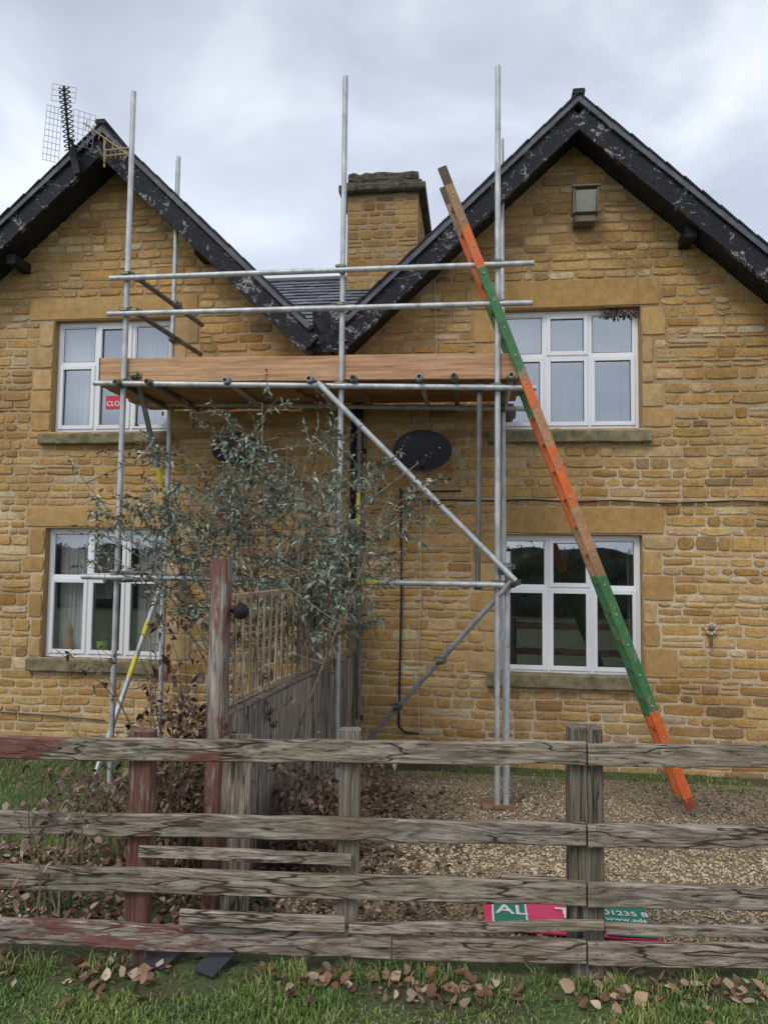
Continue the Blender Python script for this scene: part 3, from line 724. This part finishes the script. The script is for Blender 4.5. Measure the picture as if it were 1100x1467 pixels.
V=ico[None]*r[:,None,None]*rng.uniform(.6,1.35,(N,1,3)); V[:,:,2]*=.7; V*=rng.uniform(.85,1.15,(N,12,1))
a=rng.uniform(0,6.28,N);ca,sa=np.cos(a)[:,None],np.sin(a)[:,None]
X=V[:,:,0]*ca-V[:,:,1]*sa;Yv=V[:,:,0]*sa+V[:,:,1]*ca
V=np.stack([X+px[:,None],Yv+py[:,None],V[:,:,2]+.006+rng.uniform(0,.008,(N,1))],2)
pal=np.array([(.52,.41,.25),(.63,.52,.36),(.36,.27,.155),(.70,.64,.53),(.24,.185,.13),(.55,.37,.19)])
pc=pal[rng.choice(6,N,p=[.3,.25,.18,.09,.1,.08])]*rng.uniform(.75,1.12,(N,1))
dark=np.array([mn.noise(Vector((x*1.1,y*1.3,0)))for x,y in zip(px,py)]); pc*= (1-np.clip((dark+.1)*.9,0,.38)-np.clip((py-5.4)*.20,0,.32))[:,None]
Fi=(icf[None]+12*np.arange(N)[:,None,None]).reshape(-1,3)
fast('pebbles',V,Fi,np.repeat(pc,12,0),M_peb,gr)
def grass(name,px,py,lmin,lmax,parent,yellow=.15,w0=.0028,patch=None,k0=1.0):
    N=len(px); h=rng.uniform(lmin,lmax,N); a=rng.uniform(0,6.28,N); lean=rng.uniform(.2,1.1,N)*h
    if patch is not None: h=h*patch
    dx,dy=np.cos(a),np.sin(a); w=rng.uniform(.6,1.3,N)*w0
    sx,sy=-dy*w,dx*w
    V=np.zeros((N,5,3))
    V[:,0]=np.stack([px-sx,py-sy,0*px],1);V[:,1]=np.stack([px+sx,py+sy,0*px],1)
    mx=px+dx*lean*.35;my=py+dy*lean*.35
    V[:,2]=np.stack([mx+sx*.8,my+sy*.8,h*.6],1);V[:,3]=np.stack([mx-sx*.8,my-sy*.8,h*.6],1)
    V[:,4]=np.stack([px+dx*lean,py+dy*lean,h*rng.uniform(.6,1,N)],1)
    f=np.array([(0,1,2),(0,2,3),(3,2,4)]); Fi=(f[None]+5*np.arange(N)[:,None,None]).reshape(-1,3)
    base=k0*np.array([(.20,.30,.07),(.26,.37,.10),(.13,.21,.05),(.47,.43,.22)])[rng.choice(4,N,p=[.4,.3,.3-yellow*.5,yellow*.5])]*rng.uniform(.7,1.25,(N,1))
    tone=np.array([mn.noise(Vector((x*2.3,y*2.3,20))) for x,y in zip(px,py)]); base=base*(1+np.stack([tone*.55,tone*.25,tone*.3],1))
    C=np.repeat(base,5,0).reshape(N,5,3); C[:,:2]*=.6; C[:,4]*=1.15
    return fast(name,V,Fi,C.reshape(-1,3),M_grass,parent)
lawn=empty('grass')
n=100000; px=rng.uniform(-2.7,2.3,n);py=rng.uniform(2.25,3.9,n)
fl_=FD+ (px*FDIR.y)
dens=np.array([mn.noise(Vector((x*1.7,y*1.7,3)))+.5*mn.noise(Vector((x*6,y*6,8))) for x,y in zip(px,py)])
nearf=np.clip((fl_-py-.10)/.35,0,1)
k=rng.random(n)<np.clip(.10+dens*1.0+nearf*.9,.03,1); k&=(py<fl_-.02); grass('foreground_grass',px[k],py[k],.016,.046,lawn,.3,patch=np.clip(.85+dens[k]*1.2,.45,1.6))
n=50000; px=rng.uniform(-6.5,-1.5,n);py=3.9+rng.beta(1,1.3,n)*3.5
dens=np.array([mn.noise(Vector((x*1.5,y*1.5,7))) for x,y in zip(px,py)]); k=rng.random(n)<np.clip(.75+dens,.1,1)*np.clip((-1.6-px)/.5,0,1); k&=(py>4.75)|(rng.random(n)<.15)
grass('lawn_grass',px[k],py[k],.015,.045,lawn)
n=6000; px=rng.uniform(-1.0,4.2,n);py=rng.uniform(6.9,7.45,n); dens=np.array([mn.noise(Vector((x*2,y*2,9))) for x,y in zip(px,py)]);k=(dens>-.05); grass('wall_foot_weeds',px[k],py[k],.015,.05,lawn,.1)
n=3200; px=rng.uniform(-3.3,3.2,n);px=px[np.array([mn.noise(Vector((x*3,0,1)))>0 for x in px])];n=len(px);py=FD+px*FDIR.y+rng.normal(-.02,.05,n); grass('tufts_at_fence',px,py,.04,.12,lawn,.5)
def leaves(name,P_,size,cols,mat,parent,flat=True):
    N=len(P_); P_=np.asarray(P_); L=rng.uniform(.5,1.25,N)*size; 
    a=rng.uniform(0,6.28,N); t=rng.normal(0,.35,N) if flat else rng.uniform(-1.2,1.2,N)
    d=np.stack([np.cos(a)*np.cos(t),np.sin(a)*np.cos(t),np.sin(t)],1)
    up=np.stack([rng.normal(0,.5,N),rng.normal(0,.5,N),np.ones(N)],1) if flat else rng.normal(0,1,(N,3))
    s=np.cross(d,up); s/=np.linalg.norm(s,axis=1)[:,None]+1e-9; u=np.cross(s,d)
    W=(L*rng.uniform(.18,.42,N))
    ts=[.0,.18,.45,.75,1.0]; ws=[.0,.75,1.0,.6,.0]
    V=np.zeros((N,11,3)); Lc=L[:,None];Wc=W[:,None]; bend=rng.uniform(-.25,.5,(N,1)); cl=rng.uniform(-.2,.9,(N,1)); cr_=rng.uniform(-.2,.9,(N,1))
    for i,(tt,ww) in enumerate(zip(ts,ws)):
        V[:,i]=P_+d*Lc*tt+u*Lc*bend*tt*tt
    for i in (1,2,3):
        V[:,4+i]=V[:,i]+s*Wc*ws[i]*rng.uniform(.8,1.2,(N,1))+u*Wc*cl*ws[i]; V[:,7+i]=V[:,i]-s*Wc*ws[i]*rng.uniform(.8,1.2,(N,1))+u*Wc*cr_*ws[i]
    f=np.array([(0,1,5),(1,2,6),(1,6,5),(2,3,7),(2,7,6),(3,4,7),(0,8,1),(1,8,9),(1,9,2),(2,9,10),(2,10,3),(3,10,4)])
    Fi=(f[None]+11*np.arange(N)[:,None,None]).reshape(-1,3)
    c=np.array(cols)[rng.integers(0,len(cols),N)]*rng.uniform(.6,1.25,(N,1))
    return fast(name,V,Fi,np.repeat(c,11,0),mat,parent)
fl2=empty('fallen_leaves')
brown=[(.24,.14,.085),(.34,.23,.15),(.15,.09,.055),(.46,.36,.27),(.22,.11,.065)]
n=800; px=rng.uniform(-3.0,3.0,n); py=FD+px*FDIR.y+rng.normal(-.09,.08,n); kk=np.array([mn.noise(Vector((x*1.6,y*1.6,31))) for x,y in zip(px,py)])>-.15; px=px[kk];py=py[kk]; leaves('leaf_litter',np.stack([px,py,rng.uniform(.01,.04,len(px))],1),.062,brown,M_leaf,fl2)
n=45; px=rng.uniform(-2.5,2.2,n); py=rng.uniform(2.4,3.5,n); leaves('scattered_leaves',np.stack([px,py,rng.uniform(.025,.04,n)],1),.05,brown,M_leaf,fl2)
n=2600; px=rng.normal(-.95,.45,n); py=rng.uniform(4.0,6.6,n); k=(px>-1.4)&(px<1.2); leaves('dark_leaf_litter',np.stack([px[k],py[k],rng.uniform(.01,.03,k.sum())],1),.05,[(.09,.06,.04),(.16,.10,.07),(.24,.16,.11)],M_leaf,fl2)
n=1500; px=rng.uniform(-1.0,3.8,n); py=rng.uniform(4.2,7.2,n); k=np.array([mn.noise(Vector((x*1.4,y*1.4,51))) for x,y in zip(px,py)])+(py-5.6)*.22>0; leaves('gravel_debris',np.stack([px[k],py[k],rng.uniform(.01,.02,k.sum())],1),.030,[(.09,.06,.04),(.16,.10,.06),(.26,.18,.11)],M_leaf,fl2)
n=2200; px=rng.uniform(-3.6,-1.3,n); py=rng.uniform(3.85,4.9,n); leaves('shrub_litter',np.stack([px,py,rng.uniform(.01,.03,n)],1),.05,brown,M_leaf,fl2)
leaves('chimney_moss',np.array([tuple(p) for p in MP]),.035,[(.06,.055,.03),(.10,.09,.05),(.04,.035,.02)],M_leaf,house,True)

# ------------------------------------------------------------ shrubs
def lance(name,P_,D_,size,wid,cols,parent,droop=.25):
    P_=np.asarray(P_);D_=np.asarray(D_);N=len(P_)
    d=D_/np.linalg.norm(D_,axis=1)[:,None]; s=np.cross(d,rng.normal(0,.5,(N,3))+[0,0,1]); s/=np.linalg.norm(s,axis=1)[:,None]; 
    L=rng.uniform(.55,1.2,(N,1))*size; W=L*wid; dn=np.array([0,0,-1.0])*droop
    V=np.zeros((N,6,3)); V[:,0]=P_; m1=P_+d*L*.35+dn*L*.1; m2=P_+d*L*.7+dn*L*.4
    V[:,1]=m1+s*W;V[:,2]=m1-s*W;V[:,3]=m2+s*W*.7;V[:,4]=m2-s*W*.7;V[:,5]=P_+d*L+dn*L*.9
    f=np.array([(0,1,2),(1,3,4),(1,4,2),(3,5,4)]); Fi=(f[None]+6*np.arange(N)[:,None,None]).reshape(-1,3)
    c=np.array(cols)[rng.integers(0,len(cols),N)]*rng.uniform(.7,1.3,(N,1))
    return fast(name,V,Fi,np.repeat(c,6,0),M_leaf,parent)
def rv(s=1): return Vector((random.gauss(0,s),random.gauss(0,s),random.gauss(0,s)))
def curve(p,d,L,n,wob,grav):
    pts=[p.copy()]; d=d.normalized()
    for i in range(n):
        d=(d+rv(wob)+Vector((0,0,grav))).normalized(); p=p+d*(L/n); pts.append(p.copy())
    return pts
bb=empty('buddleia_bush'); st=MB(); LP=[];LD=[]; FP=[];FDd=[]
def leafy(pts,dens,start=.2):
    n=len(pts)
    for i in range(int(n*start),n-1):
        seg=pts[i+1]-pts[i]
        for k in range(dens):
            p=pts[i]+seg*random.random(); dd=(seg.normalized()*.5+rv(.6)); LP.append(p);LD.append(dd)
def flower(p,d,L=.12):
    d=d.normalized()
    for k in range(26):
        t=random.random(); q=p+d*L*t+rv(.010*(1.1-t)); FP.append(q);FDd.append(d+rv(.8))
for i in range(22):
    b0=Vector((-1.52+U(-.26,.22),5.75+U(-.3,.3),0))
    ang=U(0,6.28); sp=U(.05,.36); d=Vector((math.cos(ang)*sp*1.25,math.sin(ang)*sp*.7,1))
    pts=curve(b0,d,U(2.35,3.3),16,.035,-.003)
    st.tube(pts,[.013*(1-.75*j/16) for j in range(17)],6,col=(1,1,1))
    leafy(pts,3,.65)
    for k in range(8):
        j=random.randint(8,15); q=pts[j]; a0=U(0,6.28); dd=Vector((math.cos(a0)*1.1,math.sin(a0)*.7,U(.2,1.1)))
        tw=curve(q,dd,U(.25,.75),8,.08,-.03); st.tube(tw,[.0055*(1-.7*m/8) for m in range(9)],4,col=(.9,.85,.8)); leafy(tw,4,.25)
        if random.random()<.45: flower(tw[-1],tw[-1]-tw[-2]+Vector((0,0,-.02)))
        for m in range(2):
            t3=curve(tw[random.randint(3,7)],dd+rv(.6),U(.12,.3),5,.12,-.03); st.tube(t3,.0025,4,col=(.9,.85,.8)); leafy(t3,5,.2)
            if random.random()<.3: flower(t3[-1],t3[-1]-t3[-2])
for (x,z) in ((-2.95,2.45),(-3.15,2.2),(-2.5,2.8),(-.6,2.4),(-.45,2.75),(-2.7,2.1),(-.8,2.05),(-2.4,1.9),(-2.05,3.05),(-1.9,2.85),(-2.2,2.75),(-1.75,3.15),(-2.0,2.6),(-1.2,3.15),(-1.0,2.9)):
    b0=Vector((-1.6,5.8,1.2)); e=Vector((x,5.7+U(-.2,.2),z)); pts=[b0.lerp(e,t/10)+Vector((0,0,.25*math.sin(t/10*3.14)))+rv(.01) for t in range(11)]
    st.tube(pts,[.008*(1-.6*t/10) for t in range(11)],5); leafy(pts,3,.45); flower(pts[-1],pts[-1]-pts[-2],.2)
    for k in range(4):
        tw=curve(pts[random.randint(5,9)],rv(1)+Vector((0,0,.4)),U(.2,.5),6,.1,-.03); st.tube(tw,.003,4); leafy(tw,4,.1); flower(tw[-1],tw[-1]-tw[-2])
st.build('stems',[M_bark],bb); lance('leaves',LP,LD,.060,.15,[(.20,.25,.19),(.28,.33,.27),(.12,.17,.115),(.38,.43,.37),(.17,.23,.15)],bb,.35)
lance('dead_flower_heads',FP,FDd,.020,.4,[(.12,.06,.045),(.18,.10,.07),(.08,.045,.035)],bb,.1)
def deadshrub(specs,cols,leafsize=.05,name='dead_shrub'):
    e=empty(name); st=MB(); P_=[];D_=[]
    for (x,y,z,hx,h,nst,dl) in specs:
        for i in range(nst):
            b0=Vector((x+U(-hx,hx)*.4,y+U(-.12,.12),z)); tx=U(-1,1)*hx
            pts=curve(b0,Vector((tx*1.0,U(-.2,.2),h)),h*U(.6,1.1),10,.13,-.02); st.tube(pts,[.006*(1-.7*j/10) for j in range(11)],4,col=(.8,.7,.6))
            for k in range(4):
                tw=curve(pts[random.randint(2,10)],rv(1)+Vector((0,0,.2)),U(.1,.3),5,.2,-.05); st.tube(tw,.002,3,col=(.7,.6,.5))
                for q in range(dl):
                    p=random.choice(tw)+rv(.015); P_.append(p); D_.append(rv(1))
    st.build('twigs',[M_bark],e); lance('dry_leaves',P_,D_,leafsize,.32,cols,e,.5); return e
dk=[(.10,.055,.04),(.17,.10,.07),(.065,.04,.03),(.26,.17,.12)]
deadshrub([(-1.9,4.65,0,.25,1.6,34,11),(-1.72,4.5,0,.2,1.0,18,11),(-2.3,4.9,0,.3,.75,14,8)],dk)
deadshrub([(-1.10,4.9,0,.25,.7,26,11),(-.95,5.3,0,.2,.75,16,10)],dk)
p=onF(95,1200,.06); deadshrub([(p.x,p.y,.25,.2,.75,9,6),(p.x+.1,p.y-.06,.55,.15,.35,5,5)],[(.15,.09,.065),(.22,.145,.11),(.31,.23,.18)])
tw=empty('dry_climber'); mb=MB()
for k in range(16):
    p=on(U(870,930),U(345,400),WY-.04); pts=[p]; d=Vector((U(-1,1),0,U(-1,.6)))
    for i in range(9): d=(d.normalized()+Vector((random.gauss(0,.25),0,random.gauss(0,.25)))); p=p+d.normalized()*.05; p.y=WY-.035+U(-.008,.005); pts.append(p.copy())
    mb.tube(pts,.0015,4,col=(.9,.8,.7))
CP=[];CD=[]
for k in range(120):
    p=on(U(862,917),U(441,450),WY+.02); CP.append(p+Vector((0,U(-.02,.04),0)));CD.append(rv(1)+Vector((0,0,-.6)))
mb.build('twigs',[M_bark],tw); lance('dry_leaves',CP,CD,.04,.3,dk,tw,.4)
df=empty('daffodil_shoots'); P_=[];D_=[]; c=gnd(90,1310)
for k in range(22): P_.append(c+Vector((U(-.04,.04),U(-.04,.04),0)));D_.append(Vector((U(-.25,.25),U(-.2,.2),1)))
lance('shoots',P_,D_,.2,.04,[(.08,.16,.08),(.11,.2,.10)],df,.1)

# ------------------------------------------------------------ estate sign
es=empty('estate_agent_sign'); mb=MB(); y0=gnd(800,1346).y; y1=gnd(800,1282).y
xa=gnd(693,1312).x; xb=gnd(926,1312).x
M_pink=plain('pink_print',(.74,.05,.15),.35);M_grn=plain('green_print',(.02,.22,.13),.35)
mb.box(xa,xb,y0,y1,.022,.03,mi=0)
def pan(a,b,c,d,mi,z=.034): mb.add([(a,c,z),(b,c,z),(b,d,z),(a,d,z)],[(0,1,2,3)],mi)
pan(xa+.055,xa+.23,y0+.04,y1-.015,1,.037); pan(xb-.27,xb-.008,y0+.01,y1-.01,1,.037)
pan(xa+.045,xa+.055,y0+.03,y1-.005,2,.036);pan(xa+.23,xa+.24,y0+.03,y1-.005,2,.036)
mb.build('board',[M_pink,M_grn,M_white],es)
text('AL',(xa+.065,y0+.17,.040),.155,(0,0,0),M_white,es,'lettering'); text('TO',(xa+.40,y0+.17,.038),.17,(0,0,0),M_white,es,'lettering'); text('LET',(xa+.40,y0+.03,.038),.13,(0,0,0),M_white,es,'lettering'); text('01235 8',(xb-.258,y0+.24,.040),.075,(0,0,0),M_white,es,'lettering'); text('www.ads',(xb-.255,y0+.17,.040),.06,(0,0,0),M_white,es,'lettering')
wpo=empty('timber_offcut'); wp=MB(); a=gnd(718,1258,.03);b=gnd(812,1264,.03); wp.beam(a,b,.09,.03,segs=4,jit=.003,col=(1.3,1.25,1.15)); wp.build('plank',[M_rail],wpo)
rs=empty('fallen_slate'); mb=MB()
for (u,v) in ((235,1368),(305,1378)):
    p=gnd(u,v,.03); mb.beam(p+Vector((-.02,-.09,-.01)),p+Vector((.06,.11,.04)),.13,.008,ch=.002)
mb.build('slates',[plain('dark_slate',(.05,.055,.065),.5)],rs)

# hedge added out of view behind the camera, only for the window reflections
nx,nz=160,14; V=[];
for i in range(nx+1):
    for j in range(nz+1):
        x=-30+60*i/nx; z=2.6*j/nz; y=-14+.9*math.cos(j/nz*1.5)
        q=mn.noise(Vector((x*.9,z*1.2,0)))*.5+mn.noise(Vector((x*3,z*3,5)))*.25
        V.append((x,y+q,z*(1+.25*mn.noise(Vector((x*.4,0,2))))))
Fi=[(i*(nz+1)+j,(i+1)*(nz+1)+j,(i+1)*(nz+1)+j+1,i*(nz+1)+j+1) for i in range(nx) for j in range(nz)]
V=np.array(V)
hd=empty('reflection_hedge'); fast('reflection_hedge_mass',V,Fi,np.full((len(V),3),1.0)*np.array([.05,.06,.035]),M_leaf,hd)
n=8000; idx=rng.integers(0,len(V),n); leaves('reflection_hedge_leaves',V[idx]+rng.normal(0,.15,(n,3)),.16,[(.06,.08,.04),(.09,.10,.05),(.12,.10,.07)],M_leaf,hd,False)

# ------------------------------------------------------------ world, sun, camera
w=bpy.data.worlds.new('World'); scene.world=w; w.use_nodes=True; nt=w.node_tree; N_=nt.nodes; Lk=nt.links
bgd=N_['Background']; sky=N_.new('ShaderNodeTexSky'); sky.sky_type='NISHITA'; sky.sun_disc=False
el=48; az=205; sky.sun_elevation=rad(el); sky.sun_rotation=rad(az)
tc=N_.new('ShaderNodeTexCoord'); mp=N_.new('ShaderNodeMapping'); mp.inputs['Scale'].default_value=(1,1,1.9); mp.inputs['Location'].default_value=(.35,.2,.1); Lk.new(tc.outputs['Generated'],mp.inputs[0])
nz_=N_.new('ShaderNodeTexNoise'); nz_.inputs['Scale'].default_value=3.0; nz_.inputs['Detail'].default_value=5; nz_.inputs['Roughness'].default_value=.52; nz_.inputs['Distortion'].default_value=.3; Lk.new(mp.outputs[0],nz_.inputs['Vector'])
rp=N_.new('ShaderNodeValToRGB'); e=rp.color_ramp.elements; e[0].position=.34;e[0].color=(.46,.50,.60,1);e[1].position=.66;e[1].color=(.80,.85,.92,1); m=e.new(.5);m.color=(.59,.64,.74,1)
Lk.new(nz_.outputs['Fac'],rp.inputs[0])
sx=N_.new('ShaderNodeSeparateXYZ'); Lk.new(tc.outputs['Generated'],sx.inputs[0])
mr=N_.new('ShaderNodeMapRange'); mr.inputs['From Min'].default_value=.25;mr.inputs['From Max'].default_value=.65;mr.inputs['To Min'].default_value=11.0;mr.inputs['To Max'].default_value=8.0; Lk.new(sx.outputs[2],mr.inputs['Value'])
vm=N_.new('ShaderNodeVectorMath'); vm.operation='SCALE'; Lk.new(rp.outputs[0],vm.inputs[0]); Lk.new(mr.outputs[0],vm.inputs['Scale'])
mx=N_.new('ShaderNodeMixRGB'); mx.inputs[0].default_value=.94; Lk.new(sky.outputs[0],mx.inputs[1]); Lk.new(vm.outputs[0],mx.inputs[2]); Lk.new(mx.outputs[0],bgd.inputs[0]); bgd.inputs[1].default_value=.138
sd=bpy.data.lights.new('sun','SUN'); sd.energy=1.5; sd.angle=rad(22); sd.color=(1,.95,.88); so_=bpy.data.objects.new('sun',sd); scene.collection.objects.link(so_)
dirs=Vector((math.sin(rad(az))*math.cos(rad(el)),math.cos(rad(az))*math.cos(rad(el)),math.sin(rad(el)))); so_.rotation_euler=dirs.to_track_quat('Z','Y').to_euler()
cam=bpy.data.cameras.new('camera'); co=bpy.data.objects.new('camera',cam); scene.collection.objects.link(co)
cam.sensor_fit='VERTICAL'; cam.sensor_height=24; cam.lens=24*FL/1467; cam.clip_end=1000; cam.clip_start=.05
co.matrix_world=Matrix.Translation(CAM)@R.to_4x4(); scene.camera=co
scene.view_settings.view_transform='Standard'; scene.view_settings.look='None'; scene.view_settings.exposure=0
